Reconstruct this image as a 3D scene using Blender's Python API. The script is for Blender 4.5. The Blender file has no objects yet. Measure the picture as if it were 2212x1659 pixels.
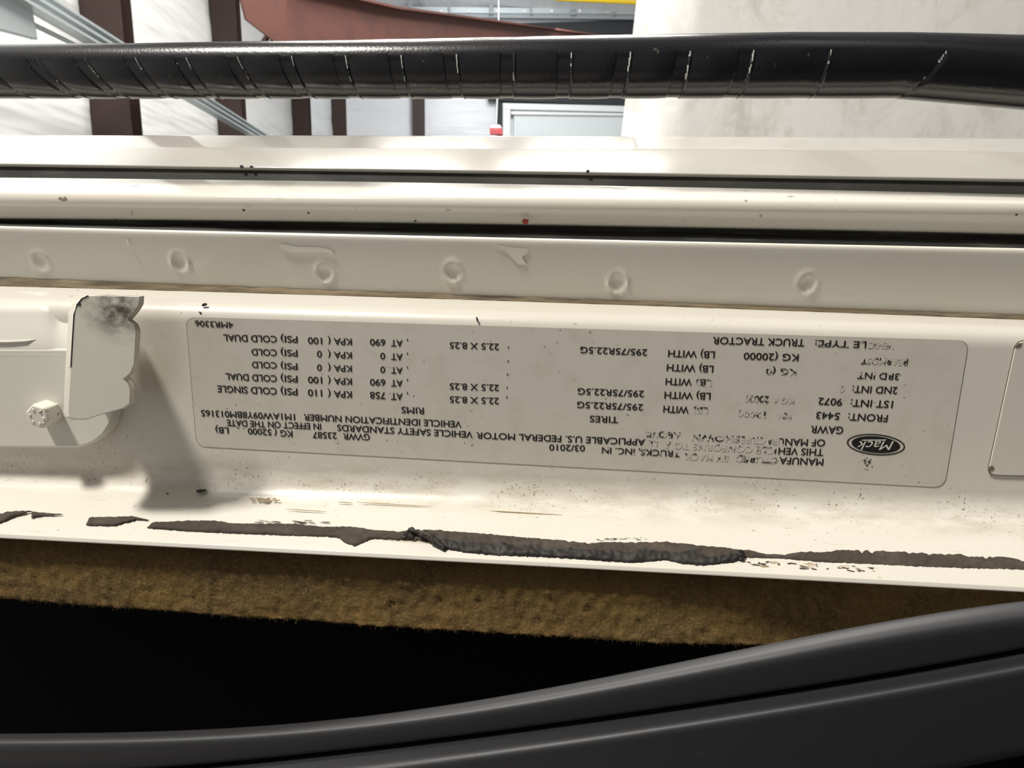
import bpy, bmesh, math, random
import numpy as np
from mathutils import Vector, Matrix, noise as mnoise

random.seed(7)
PI = math.pi
scene = bpy.context.scene
COL = scene.collection

# ---------------------------------------------------------------- camera
W, H, F = 2212.0, 1659.0, 1400.0
D, ZC = 0.150, 1.70                       # distance to the pillar face, height above the floor
YAW, PITCH, ROLL = math.radians(4.3), math.radians(12.2), math.radians(1.4)
def cam_axes():
    f = np.array([-math.sin(YAW), math.cos(YAW), 0.0]); r = np.array([math.cos(YAW), math.sin(YAW), 0.0]); u = np.array([0, 0, 1.0])
    f2 = f*math.cos(PITCH) - u*math.sin(PITCH); u2 = u*math.cos(PITCH) + f*math.sin(PITCH)
    r3 = r*math.cos(ROLL) + u2*math.sin(ROLL); u3 = -r*math.sin(ROLL) + u2*math.cos(ROLL)
    return r3, u3, f2
CR, CU, CF = cam_axes()
CP = np.array([0.0, -D, ZC])
cd = bpy.data.cameras.new('camera'); cam = bpy.data.objects.new('camera', cd); COL.objects.link(cam)
cam.matrix_world = Matrix(((CR[0], CU[0], -CF[0], CP[0]), (CR[1], CU[1], -CF[1], CP[1]), (CR[2], CU[2], -CF[2], CP[2]), (0, 0, 0, 1)))
cd.sensor_width = 36.0; cd.lens = 36.0*F/W; cd.clip_start = 0.005; cd.clip_end = 200
cd.dof.use_dof = True; cd.dof.focus_distance = 0.165; cd.dof.aperture_fstop = 50
scene.camera = cam

# ---------------------------------------------------------------- light and exposure
scene.view_settings.view_transform = 'Standard'; scene.view_settings.look = 'None'
scene.view_settings.gamma = 1; scene.view_settings.use_curve_mapping = False
scene.view_settings.exposure = -0.38
wd = bpy.data.worlds.new('world'); scene.world = wd; wd.use_nodes = True
wd.node_tree.nodes['Background'].inputs[0].default_value = (1.0, 0.96, 0.90, 1)
wd.node_tree.nodes['Background'].inputs[1].default_value = 0.28
def area(name, loc, target, sx, sy, power, col):
    l = bpy.data.lights.new(name, 'AREA'); l.shape = 'RECTANGLE'; l.size = sx; l.size_y = sy; l.energy = power; l.color = col
    o = bpy.data.objects.new(name, l); COL.objects.link(o); o.location = loc
    o.rotation_euler = (Vector(target)-Vector(loc)).to_track_quat('-Z', 'Y').to_euler(); return o
area('ceiling_lamp_key', (-1.2, -0.75, 4.35), (0, 0, ZC), 0.42, 0.28, 160, (1.0, 0.95, 0.87))
for i, (x, y) in enumerate([(-1.6, 3.2), (0.1, 3.2), (-1.6, 6.5), (0.1, 6.5), (-1.6, 10), (0.1, 10)]):
    area('ceiling_lamp', (x, y, 6.2), (x, y, 0), 1.2, 0.12, (270, 270, 150, 150, 90, 90)[i], (1.0, 0.97, 0.90))
area('back_wall_fill', (-1.0, 13.0, 6.9), (0.6, 19.5, 5.0), 3.0, 3.0, 620, (0.96, 0.98, 1.0))  # unseen fill light added to brighten the upper back wall

# ---------------------------------------------------------------- helpers
def ray(u, v):
    d = CF + CR*((u-W/2)/F) - CU*((v-H/2)/F); return d/np.linalg.norm(d)
def at(u, v, Y):                                        # point of the pixel's ray on the plane y = Y
    d = ray(u, v); return CP + d*((Y-CP[1])/d[1])
def on_plane(u, v, p, n):
    d = ray(u, v); return CP + d*(np.dot(np.array(p)-CP, n)/np.dot(d, n))
def at_dist(u, v, s): return CP + ray(u, v)*s
def tag(o, label=None, cat=None, group=None, kind=None):
    if label: o['label'] = label
    if cat: o['category'] = cat
    if group: o['group'] = group
    if kind: o['kind'] = kind
    return o
def empty(name, loc, label, cat, group=None):
    o = bpy.data.objects.new(name, None); COL.objects.link(o); o.location = loc; o.empty_display_size = 0.02
    return tag(o, label, cat, group)
bpy.context.view_layer.update()
def obj(name, verts, faces, mats, parent=None, smooth=True, angle=40):
    me = bpy.data.meshes.new(name); me.from_pydata([tuple(v) for v in verts], [], faces); me.update()
    bm = bmesh.new(); bm.from_mesh(me); bmesh.ops.remove_doubles(bm, verts=bm.verts, dist=1e-7)
    bmesh.ops.recalc_face_normals(bm, faces=bm.faces); bm.to_mesh(me); bm.free()
    return finish(name, me, mats, parent, smooth, angle)
def finish(name, me, mats, parent=None, smooth=True, angle=40):
    for m in (mats if isinstance(mats, (list, tuple)) else [mats]): me.materials.append(m)
    if smooth:
        me.polygons.foreach_set('use_smooth', [True]*len(me.polygons)); me.set_sharp_from_angle(angle=math.radians(angle))
    o = bpy.data.objects.new(name, me); COL.objects.link(o)
    if parent is not None:
        o.parent = parent
        if parent.parent is None: o.matrix_parent_inverse = Matrix.Translation(parent.location).inverted()
    return o
def grid_faces(nr, nc, flip=False):
    fs = []
    for i in range(nr-1):
        for j in range(nc-1):
            f = (i*nc+j, i*nc+j+1, (i+1)*nc+j+1, (i+1)*nc+j); fs.append(f[::-1] if flip else f)
    return fs
def box_data(c, sx, sy, sz, rot=None):
    vs = []
    for x in (-1, 1):
        for y in (-1, 1):
            for z in (-1, 1):
                p = Vector((x*sx/2, y*sy/2, z*sz/2))
                if rot is not None: p = rot @ p
                vs.append(Vector(c)+p)
    return vs, [(0, 1, 3, 2), (4, 6, 7, 5), (0, 4, 5, 1), (2, 3, 7, 6), (0, 2, 6, 4), (1, 5, 7, 3)]
class MB:
    def __init__(s): s.v = []; s.f = []
    def add(s, v, f):
        b = len(s.v); s.v += [Vector(p) for p in v]; s.f += [tuple(i+b for i in q) for q in f]; return s
    def box(s, c, sx, sy, sz, rot=None): return s.add(*box_data(c, sx, sy, sz, rot))
    def beam(s, p, q, w, h, up=(0, 0, 1)):               # bar of section w x h from p to q
        p, q = Vector(p), Vector(q); d = (q-p); L = d.length; d.normalize()
        x = d.cross(Vector(up)).normalized(); z = x.cross(d)
        R = Matrix((x, d, z)).transposed(); return s.box((p+q)/2, w, L, h, R)
    def tube(s, pts, r, n=10):
        pts = [Vector(p) for p in pts]; rs = r if isinstance(r, (list, tuple)) else [r]*len(pts)
        vs = []
        for i, p in enumerate(pts):
            d = (pts[min(i+1, len(pts)-1)]-pts[max(i-1, 0)]).normalized()
            a = Vector((0, 0, 1)) if abs(d.z) < .9 else Vector((1, 0, 0))
            x = d.cross(a).normalized(); y = x.cross(d)
            vs += [p + x*rs[i]*math.cos(2*PI*k/n) + y*rs[i]*math.sin(2*PI*k/n) for k in range(n)]
        fs = []
        for i in range(len(pts)-1):
            for k in range(n): fs.append((i*n+k, i*n+(k+1) % n, (i+1)*n+(k+1) % n, (i+1)*n+k))
        fs.append(tuple(range(n))[::-1]); fs.append(tuple((len(pts)-1)*n+k for k in range(n)))
        return s.add(vs, fs)
    def prism(s, poly, off):                             # planar outline pushed along off
        n = len(poly); off = Vector(off); a = [Vector(p) for p in poly]
        fs = [tuple(range(n)), tuple(range(2*n-1, n-1, -1))]
        for i in range(n): fs.append((i, (i+1) % n, n+(i+1) % n, n+i))
        return s.add(a+[p+off for p in a], fs)
    def build(s, name, mat, parent=None, smooth=False, angle=40, bevel=0, seg=2):
        o = obj(name, s.v, s.f, mat, parent, smooth, angle)
        if bevel:
            b = o.modifiers.new('bevel', 'BEVEL'); b.width = bevel; b.segments = seg; b.limit_method = 'ANGLE'; b.angle_limit = math.radians(35)
        return o

# ---------------------------------------------------------------- materials
class M:
    def __init__(s, name, col, rough=.5, metal=0, coat=0, spec=.5):
        s.m = bpy.data.materials.new(name); s.m.use_nodes = True; s.t = s.m.node_tree; s.n = s.t.nodes
        s.b = s.n['Principled BSDF']; i = s.b.inputs
        i['Base Color'].default_value = (*col, 1); i['Roughness'].default_value = rough; i['Metallic'].default_value = metal
        i['Coat Weight'].default_value = coat; i['Coat Roughness'].default_value = .06; i['Specular IOR Level'].default_value = spec
        s.pos = s.n.new('ShaderNodeNewGeometry').outputs['Position']
        rgb = s.n.new('ShaderNodeRGB'); rgb.outputs[0].default_value = (*col, 1); s.c = rgb.outputs[0]
        s.link(s.c, i['Base Color'])
    def link(s, a, b): s.t.links.new(a, b)
    def node(s, typ, ins={}, **kw):
        n = s.n.new(typ)
        for k, v in kw.items(): setattr(n, k, v)
        for k, v in ins.items():
            if hasattr(v, 'is_output'): s.link(v, n.inputs[k])
            else: n.inputs[k].default_value = v
        return n
    def math(s, op, a, b=0.0, c=None):
        n = s.n.new('ShaderNodeMath'); n.operation = op
        for k, v in enumerate((a, b) if c is None else (a, b, c)):
            if hasattr(v, 'is_output'): s.link(v, n.inputs[k])
            else: n.inputs[k].default_value = v
        return n.outputs[0]
    def noise(s, scale, detail=3, rough=.55, stretch=(1, 1, 1), off=(0, 0, 0)):
        mp = s.node('ShaderNodeMapping', {'Vector': s.pos, 'Scale': stretch, 'Location': off})
        return s.node('ShaderNodeTexNoise', {'Vector': mp.outputs[0], 'Scale': scale, 'Detail': detail, 'Roughness': rough}).outputs['Fac']
    def ramp(s, fac, lo, hi, inv=False):
        n = s.node('ShaderNodeMapRange', {'Value': fac, 'From Min': lo, 'From Max': hi, 'To Min': 1.0 if inv else 0.0, 'To Max': 0.0 if inv else 1.0})
        n.clamp = True; return n.outputs[0]
    def near(s, p, r0, r1, sc=(1, 1, 1)):                # 1 inside r0 of p, 0 beyond r1
        sub = s.node('ShaderNodeVectorMath', {0: s.pos, 1: tuple(p)}, operation='SUBTRACT')
        ml = s.node('ShaderNodeVectorMath', {0: sub.outputs[0], 1: sc}, operation='MULTIPLY')
        ln = s.node('ShaderNodeVectorMath', {0: ml.outputs[0]}, operation='LENGTH')
        return s.ramp(ln.outputs['Value'], r0, r1, True)
    def axis(s, k): return s.node('ShaderNodeSeparateXYZ', {0: s.pos}).outputs[k]
    def mix(s, fac, col):
        n = s.node('ShaderNodeMix', data_type='RGBA')
        if hasattr(fac, 'is_output'): s.link(fac, n.inputs[0])
        else: n.inputs[0].default_value = fac
        s.link(s.c, n.inputs[6]); n.inputs[7].default_value = (*col, 1); s.c = n.outputs[2]
        s.link(s.c, s.b.inputs['Base Color']); return s
    def bump(s, h, strength=.3, dist=.001):
        n = s.node('ShaderNodeBump', {'Height': h, 'Strength': strength, 'Distance': dist}); s.link(n.outputs[0], s.b.inputs['Normal']); return s
    def specks(s, scale, thr, col, zmask=None, amount=1.0):
        f = s.ramp(s.noise(scale, 2, .5), thr, thr+.03)
        f = s.math('MULTIPLY', f, s.ramp(s.noise(scale*.06, 2), .42, .62))
        if zmask is not None: f = s.math('MULTIPLY', f, zmask)
        s.mix(s.math('MULTIPLY', f, amount), col); return s

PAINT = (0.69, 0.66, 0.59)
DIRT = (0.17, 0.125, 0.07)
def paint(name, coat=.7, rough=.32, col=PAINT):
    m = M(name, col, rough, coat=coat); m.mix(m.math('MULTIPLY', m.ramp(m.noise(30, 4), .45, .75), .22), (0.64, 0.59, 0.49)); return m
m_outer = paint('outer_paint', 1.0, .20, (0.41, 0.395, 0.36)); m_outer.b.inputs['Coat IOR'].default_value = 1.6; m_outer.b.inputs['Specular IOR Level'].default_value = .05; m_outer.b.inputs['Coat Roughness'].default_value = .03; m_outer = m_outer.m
m_trimp = paint('strip_paint', 1.0, .25); m_trimp.b.inputs['Specular IOR Level'].default_value = .1; m_trimp.b.inputs['Coat Roughness'].default_value = .04
m_trimp.specks(260, .70, (0.12, 0.10, 0.07), None, .8); m_trimp = m_trimp.m
m_flange = paint('flange_paint', .55, .34).m
# pillar: grime in the bottom bend, dirt and painted-in shadow beside the latch bracket, specks
mp = paint('pillar_paint', .35, .38)
zb = float(at(600, 1028, 0)[2])
band = mp.near((0, -.002, zb-.001), .0005, .0075, (0, 1, 1))
mp.mix(mp.math('MULTIPLY', band, mp.ramp(mp.noise(220, 5, .65, (.35, 1, 1)), .40, .80)), (0.40, 0.34, 0.24))
mp.specks(1500, .64, (0.13, 0.10, 0.06), mp.near((0, 0, zb+.002), .002, .013, (0, 1, 1)), .9)
mp.specks(800, .71, (0.10, 0.08, 0.06), None, .8)
pg = at(345, 760, 0)
mp.mix(mp.math('MULTIPLY', mp.near(pg, .001, .012, (1.6, 1, .7)), mp.ramp(mp.noise(90, 4), .15, .9)), (0.36, 0.31, 0.23))  # smeared dirt together with the bracket's shadow, painted into the colour
sc_ = mp.ramp(mp.noise(260, 4, .7, (.07, 1, 1)), .63, .70)
led = mp.ramp(mp.axis(1), -.003, -.006)
mp.mix(mp.math('MULTIPLY', mp.math('MULTIPLY', sc_, led), .55), (0.40, 0.30, 0.17))
m_pillar = mp.m
m_bracket = paint('bracket_paint', .15, .45, (0.72, 0.69, 0.60))
ga = at(252, 668, -.017)
gr = m_bracket.math('MULTIPLY', m_bracket.near(ga, .002, .0095, (1, .3, 1.15)), m_bracket.ramp(m_bracket.noise(300, 5, .65, (1, 1, 1.3)), .30, .60))
m_bracket.mix(gr, (0.075, 0.062, 0.045)); m_bracket.specks(520, .70, (.16, .13, .09), None, .8)
m_bracket = m_bracket.m
m_plate = paint('plate_paint', .15, .45, (0.70, 0.68, 0.61)).m
m_bolt = paint('bolt_paint', .1, .5, (0.74, 0.71, 0.63)); m_bolt.mix(m_bolt.ramp(m_bolt.noise(700, 3), .60, .68), (.28, .22, .13)); m_bolt = m_bolt.m
m_seal = M('rubber_seal', (0.016, 0.016, 0.015), .45); m_seal.mix(m_seal.ramp(m_seal.noise(150, 4, .6, (.3, 1, 1)), .52, .72), (0.055, 0.056, 0.05)); m_seal = m_seal.m
m_seal2 = M('weathered_seal', (0.035, 0.035, 0.032), .7, spec=.25); m_seal2.mix(m_seal2.ramp(m_seal2.noise(90, 4, .6, (.3, 1, 1)), .5, .75), (0.075, 0.074, 0.067)); m_seal2 = m_seal2.m
ms = M('seam_dirt', (0.10, 0.075, 0.042), .9); ms.mix(ms.ramp(ms.noise(230, 5, .65, (.18, 1, 1)), .45, .72), (0.24, 0.19, 0.12))
ms.mix(ms.ramp(ms.noise(160, 4, .6, (.2, 1, 1), (3, 1, 0)), .55, .68), (0.035, 0.028, 0.018)); m_seam = ms.m
mf = M('fuzzy_foam', (0.30, 0.19, 0.070), .95, spec=.1); mf.mix(mf.ramp(mf.noise(60, 4), .42, .66), (0.20, 0.13, 0.06))
mf.mix(mf.ramp(mf.noise(1400, 4, .7), .48, .75), (0.44, 0.30, 0.12)); mf.mix(mf.ramp(mf.noise(900, 4, .7, (1, 1, 1), (4, 0, 0)), .58, .75), (0.09, 0.055, 0.022)); mf.bump(mf.noise(1100, 5, .75), 1.0, .0012); m_foam = mf.m
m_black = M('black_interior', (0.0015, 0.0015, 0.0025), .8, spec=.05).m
m_grip = M('glossy_black_plastic', (0.010, 0.010, 0.013), .22, spec=.6)
m_grip.bump(m_grip.noise(1500, 2), .12, .0003); m_grip.mix(m_grip.ramp(m_grip.noise(420, 3), .70, .76), (.10, .09, .07)); m_grip = m_grip.m
m_edge = M('painted_edge_glint', (0.42, 0.42, 0.40), .3).m  # pale grey standing in for the highlights on the groove rims
m_strip = M('satin_black_rubber', (0.018, 0.018, 0.021), .5, spec=.45); m_strip.bump(m_strip.noise(2600, 3), .10, .0002)
m_strip.mix(m_strip.ramp(m_strip.noise(170, 3, .5, (.35, 1, 1)), .71, .76), (.07, .066, .055)); m_strip = m_strip.m
ml = M('old_sealant', (0.062, 0.051, 0.041), .85, spec=.2); ml.mix(ml.ramp(ml.noise(300, 4, .6, (.4, 1, 1)), .45, .65), (0.085, 0.071, 0.057))
ml.bump(ml.noise(1200, 4, .7, (.35, 1, 1)), .30, .0003); m_sealant = ml.m
ml = M('glossy_sealant', (0.026, 0.023, 0.022), .6, spec=.3); ml.mix(ml.ramp(ml.noise(260, 4, .6, (.4, 1, 1)), .5, .68), (0.055, 0.047, 0.039))
ml.bump(ml.noise(1000, 4, .7, (.35, 1, 1)), .3, .0003); m_sealant2 = ml.m
LABEL = (0.64, 0.60, 0.53)
mb = M('label_film', LABEL, .42, coat=.1); mb.mix(mb.math('MULTIPLY', mb.ramp(mb.noise(160, 4), .48, .7), .35), (0.50, 0.46, 0.38)); mb.specks(700, .69, (.14, .11, .08), None, .9); m_label = mb.m
m_lblank = paint('blank_label_film', .1, .45, (0.66, 0.62, 0.55)).m
m_grime = M('edge_grime', (0.16, 0.13, 0.09), .9).m
INK = (0.012, 0.011, 0.012)
def ink(name, lo):
    m = M(name, INK, .5)
    if lo: m.mix(m.ramp(m.noise(620, 3, .6), lo, lo+.04), LABEL)
    return m.m
m_inks = [ink('ink', None), ink('ink_rubbed', .56), ink('ink_worn', .47), ink('ink_nearly_gone', .39)]
m_white = M('print_white', (0.72, 0.69, 0.62), .45).m
m_chip = M('bare_chip', (0.03, 0.03, 0.035), .6).m
m_rust = M('rust_chip', (0.17, 0.015, 0.010), .5).m
m_scuff = M('scuff_brown', (0.36, 0.27, 0.15), .8).m
m_polish = paint('bare_primer', .3, .3, (0.80, 0.77, 0.69)).m
# room
mw = M('insulation_facing', (0.80, 0.81, 0.82), .45)
mw.bump(mw.noise(1.5, 3, .6, (1, .06, 1.3)), 1.0, .14); m_wall = mw.m
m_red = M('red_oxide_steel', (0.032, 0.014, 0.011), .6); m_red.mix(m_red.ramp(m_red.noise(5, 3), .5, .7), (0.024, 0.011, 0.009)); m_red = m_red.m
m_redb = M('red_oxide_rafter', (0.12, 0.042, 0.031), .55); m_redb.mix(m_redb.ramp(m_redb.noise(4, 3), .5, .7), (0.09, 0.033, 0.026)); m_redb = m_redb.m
m_galv = M('galvanised_steel', (0.50, 0.55, 0.56), .35, metal=.6).m
m_grey = M('grey_steel', (0.30, 0.32, 0.33), .45, metal=.3).m
m_dark = M('dark_header', (0.022, 0.023, 0.025), .7).m
m_yel = M('yellow_paint', (0.75, 0.52, 0.02), .4).m
m_door = M('door_panel', (0.68, 0.72, 0.72), .5).m
m_doorf = M('door_frame', (0.80, 0.82, 0.80), .5).m
m_tagr = M('red_plastic', (0.85, 0.06, 0.07), .4).m
m_tagw = M('white_plastic', (0.85, 0.83, 0.80), .4).m
m_floor = M('concrete', (0.33, 0.32, 0.30), .7); m_floor.mix(m_floor.ramp(m_floor.noise(2, 4), .4, .7), (.26, .25, .24)); m_floor = m_floor.m
mr = M('scuffed_white_body', (0.93, 0.92, 0.89), .45, coat=.3)
wz = mr.node('ShaderNodeTexNoise', {'Vector': mr.pos, 'Scale': 3.2, 'Detail': 8, 'Roughness': .68, 'Distortion': 1.6}).outputs['Fac']
mr.mix(mr.math('MULTIPLY', mr.ramp(wz, .50, .66), .75), (0.74, 0.725, 0.67))
mr.mix(mr.math('MULTIPLY', mr.ramp(mr.noise(9, 5, .6, (1, 1, .35)), .54, .66), .6), (0.60, 0.585, 0.52)); mr.bump(mr.noise(7, 4), .35, .02); m_body = mr.m

# ================================================================ THE ROOM
GA = math.radians(10.0)                                    # the building stands turned against the truck
g_f = np.array([-math.sin(GA), math.cos(GA), 0]); g_r = np.array([math.cos(GA), math.sin(GA), 0])
WL, BACK, HGT = 3.0, 20.0, 8.0
def room(x, y, z): p = CP + g_r*x + g_f*y; return Vector((p[0], p[1], z))
def on_left(u, v, off=0.0): return on_plane(u, v, room(-WL+off, 0, 0), g_r)
def on_back(u, v, off=0.0): return on_plane(u, v, room(0, BACK-off, 0), g_f)
R_room = Matrix(((g_r[0], g_f[0], 0), (g_r[1], g_f[1], 0), (0, 0, 1)))
def slab(name, c, sx, sy, sz, mat):
    o = MB().box(c, sx, sy, sz, R_room).build(name, mat); o['kind'] = 'structure'; return o
XR = 9.0; YN = -6.0; xm = (XR-WL)/2; ym = (BACK+YN)/2
slab('floor', room(xm, ym, -.05), XR+WL+.6, BACK-YN+.6, .10, m_floor)
slab('ceiling', room(xm, ym, HGT+.05), XR+WL+.6, BACK-YN+.6, .10, m_wall)
def quilt_wall(name, u_axis, org, L, seams, n_w):          # insulation facing with pulled wrinkles
    vs = []; nu, nv = 260, 60
    for j in range(nv):
        for i in range(nu):
            s, z = L*i/(nu-1), HGT*j/(nv-1)
            d = .03*mnoise.noise(Vector((s*.5, z*2.6, 3))) + .02*mnoise.noise(Vector((s*1.3, z*5+s*.6, 8)))
            p = org + u_axis*s + n_w*d; vs.append(Vector((p[0], p[1], z)))
    n0 = len(vs); fs = grid_faces(nv, nu)
    back = [p - Vector(n_w)*.12 for p in vs]; vs += back; fs += [tuple(n0+i for i in f[::-1]) for f in fs]
    for i in range(nu-1): fs.append((i, i+1, n0+i+1, n0+i)); k = (nv-1)*nu+i; fs.append((k, k+1, n0+k+1, n0+k))
    for j in range(nv-1): a = j*nu; b = a+nu; fs.append((a, b, n0+b, n0+a)); a += nu-1; b += nu-1; fs.append((a, b, n0+b, n0+a))
    o = obj(name, vs, fs, m_wall); o['kind'] = 'structure'; return o
quilt_wall('wall_left', g_f, CP - g_r*(WL+.05) + g_f*YN, BACK-YN, None, g_r)
wb = quilt_wall('wall_back', g_r, CP - g_r*WL + g_f*(BACK+.05), XR+WL, None, -g_f)
mq = M('insulation_facing_end', (0.80, 0.81, 0.83), .45); mq.bump(mq.noise(1.2, 3, .6, (.3, .3, 1.6)), .7, .10); wb.data.materials[0] = mq.m
slab('wall_right', room(XR+.06, ym, HGT/2), .10, BACK-YN, HGT, m_wall)

def column(u, wpx, wall, label):
    p = on_left(u, 150, .12) if wall == 'L' else on_back(u, 150, .15)
    dist = np.linalg.norm(p-CP); w = wpx/F*dist*.93
    rot = R_room if wall == 'B' else R_room
    dz = .16
    b = MB()
    q = Vector((p[0], p[1], 0))
    ang = math.atan2(p[1]-CP[1], p[0]-CP[0]); r2 = Matrix.Rotation(GA, 3, 'Z')
    b.box(q+Vector((0, 0, HGT/2)), w*.62, .012, HGT, r2)                     # web
    b.box(q+Vector((0, 0, HGT/2))+r2@Vector((0, -.10, 0)), w, .012, HGT, r2)  # near flange
    b.box(q+Vector((0, 0, HGT/2))+r2@Vector((0, .10, 0)), w, .012, HGT, r2)
    b.box(q+Vector((0, 0, HGT/2)), .012, .20, HGT, r2)
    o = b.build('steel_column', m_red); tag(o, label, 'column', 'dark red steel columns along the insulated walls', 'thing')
    return o
for u, w, wl, lb in [(242, 68, 'L', 'widest dark red steel column, at far left behind the black handle'),
                     (495, 46, 'L', 'second widest dark red steel column, left of the rafter end'),
                     (648, 32, 'L', 'third dark red steel column from the left against white insulation'),
                     (729, 28, 'L', 'fourth dark red steel column from the left, close beside the third'),
                     (904, 25, 'B', 'rightmost slim dark red steel column, left of the red tag')]:
    column(u, w, wl, lb)

# galvanised track and conduit running down the left wall
def rail(name, pa, pb, w, h, mat, label, cat, off, extra=None):
    A = on_left(*pa, off); B = on_left(*pb, off); root = empty(name, tuple((A+B)/2), label, cat)
    mb_ = MB(); a, b_ = Vector(A), Vector(B)
    mb_.beam(a, b_, w, h*.2); mb_.beam(a+Vector((0, 0, h/2)), b_+Vector((0, 0, h/2)), w, h*.18); mb_.beam(a-Vector((0, 0, h/2)), b_-Vector((0, 0, h/2)), w, h*.18)
    mb_.build('channel', mat, root); return root, a, b_
rt, a, b_ = rail('steel_track', (-260, -200), (690, 372), .10, .10, m_galv, 'galvanised steel track sloping across the white wall at upper left', 'track', .55)
pj = on_left(25, 30, .5); MB().beam(on_left(-40, 10, .5), on_left(66, 42, .5), .05, .22).build('junction_plate', m_galv, rt, bevel=.01)
w0 = on_left(-200, -80, .45); w1 = on_left(240, 135, .45)
MB().tube([w0, w1], .016, 8).build('conduit', m_galv, rt, smooth=True)
hk = [on_left(55, 62, .45), on_left(62, 72, .45), on_left(71, 78, .45), on_left(67, 84, .45)]
MB().tube(hk, .008, 6).build('hook', m_dark, rt, smooth=True)

# red rafter: haunched I-beam coming down to the right
P1 = at_dist(640, 60, 7.5); P2 = at_dist(1330, 90, 17.0)
ax = P2-P1; nrm = np.cross(ax, [0, 0, 1.0]); nrm /= np.linalg.norm(nrm)
def rp(u, v): return Vector(on_plane(u, v, P1, nrm))
raf = empty('steel_rafter', tuple(P1), 'brownish red steel rafter with gusset above the black handle', 'rafter')
web = [rp(500, -70), rp(528, 42), rp(593, 92), rp(640, 126), rp(1340, 96), rp(1290, 78), rp(840, 19), rp(620, -30)]
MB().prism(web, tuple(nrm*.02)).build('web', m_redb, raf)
nv_ = Vector(nrm)
def flange_bar(a, b, w, name):
    MB().beam(Vector(a)+nv_*.01, Vector(b)+nv_*.01, .02, .02).beam(a, b, w, .025).build(name, m_redb, raf)
flange_bar(rp(640, 126), rp(1340, 96), .30, 'bottom_flange'); flange_bar(rp(620, -30), rp(840, 19), .26, 'top_flange'); flange_bar(rp(840, 19), rp(1290, 78), .26, 'top_flange')
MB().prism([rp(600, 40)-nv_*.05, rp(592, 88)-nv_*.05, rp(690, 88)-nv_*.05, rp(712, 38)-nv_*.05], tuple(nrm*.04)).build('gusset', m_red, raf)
MB().beam(rp(586, 90)-nv_*.1, rp(640, 2)-nv_*.1, .05, .03).build('stiffener', m_redb, raf)
MB().beam(rp(710, 2)-nv_*.1, rp(745, 90)-nv_*.1, .05, .03).build('stiffener', m_redb, raf)

# steel strut of the overhead door with dark header below
def bk(u, v, off): return Vector(on_back(u, v, off))
hd = empty('door_header', tuple(bk(1230, 130, .4)), 'dark header beam with grey bolted rail above the pale door', 'header beam')
def backquad(b, uv, off, dep):
    return b.prism([bk(u, v, off) for u, v in uv], tuple(-g_f*(-dep)))
backquad(MB(), [(1052, 52), (1409, 42), (1396, 229), (1055, 216)], .35, .15).build('header_board', m_dark, hd)
backquad(MB(), [(700, 12), (1411, 20), (1411, 31), (700, 25)], .70, .06).build('rail', m_galv, hd)
backquad(MB(), [(880, 27), (1410, 33), (1410, 42), (880, 36)], .62, .06).build('lower_rail', m_grey, hd)
for k, (u, v) in enumerate([(700, 8), (790, 2), (882, 10), (968, 12), (1057, 14), (1145, 15), (1234, 16), (1323, 17), (1411, 18)]):
    wd_ = 9 if k % 2 == 0 else 5
    backquad(MB(), [(u, -45), (u+wd_, -45), (u+wd_, v+16), (u, v+16)], .78, .05).build('post', m_grey, hd)
for k in range(9):
    u = 890+k*60; backquad(MB(), [(u, 21), (u+5, 21), (u+5, 26), (u, 26)], .75, .04).build('bolt_head', m_tagw, hd)
yp = [bk(1200, -6, 1.6), bk(1415, 4, 1.6), bk(1428, 3, 1.6), bk(1433, -6, 1.6), bk(1436, -16, 1.6)]
tag(MB().tube(yp, [.085]*5, 12).build('gas_pipe', m_yel, smooth=True), 'yellow painted pipe with bent end at the top edge of the picture', 'pipe')

# pale door far behind
dr = empty('door_1', tuple(bk(1240, 400, .1)), 'pale grey door panel in a white frame under the dark header', 'door'); dr['kind'] = 'structure'
backquad(MB(), [(1110, 232), (1375, 236), (1366, 520), (1110, 520)], .16, .10).build('door_leaf', m_door, dr)
fr = MB(); backquad(fr, [(1086, 222), (1396, 229), (1394, 243), (1086, 236)], .30, .26)
backquad(fr, [(1086, 224), (1103, 224), (1103, 520), (1086, 520)], .28, .24); backquad(fr, [(1378, 230), (1392, 230), (1380, 520), (1366, 520)], .28, .24)
fr.build('door_frame', m_doorf, dr, bevel=.02)
backquad(MB(), [(1104, 240), (1376, 245), (1376, 250), (1104, 247)], .27, .1).build('door_rail', m_doorf, dr, bevel=.01)
backquad(MB(), [(1074, 216), (1084, 216), (1084, 520), (1074, 520)], .25, .22).build('dark_jamb', m_dark, dr)

# red tag on a cord
tg = empty('pull_tag', tuple(bk(1071, 280, 2.0)), 'small red and white pull tag hanging on a thin cord', 'tag')
MB().tube([bk(1077, -20, 2.0), bk(1077, 120, 2.0), bk(1074, 214, 2.0), bk(1072, 268, 2.0)], .018, 8).build('cord', m_doorf, tg, smooth=True)
MB().prism([bk(1058, 277, 2.0), bk(1085, 278, 2.0), bk(1086, 291, 2.0), bk(1059, 291, 2.0)], tuple(g_f*.08)).build('red_body', m_tagr, tg, bevel=.02)
MB().prism([bk(1064, 269, 2.0), bk(1080, 269, 2.0), bk(1085, 277, 2.0), bk(1058, 277, 2.0)], tuple(g_f*.08)).build('white_cap', m_tagw, tg, bevel=.02)
for k in range(3):
    MB().prism([bk(1060, 281+k*3.6, 2.02), bk(1084, 281.6+k*3.6, 2.02), bk(1084, 282.6+k*3.6, 2.02), bk(1060, 282+k*3.6, 2.02)], tuple(g_f*.03)).build('slot', m_rust, tg)

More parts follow.
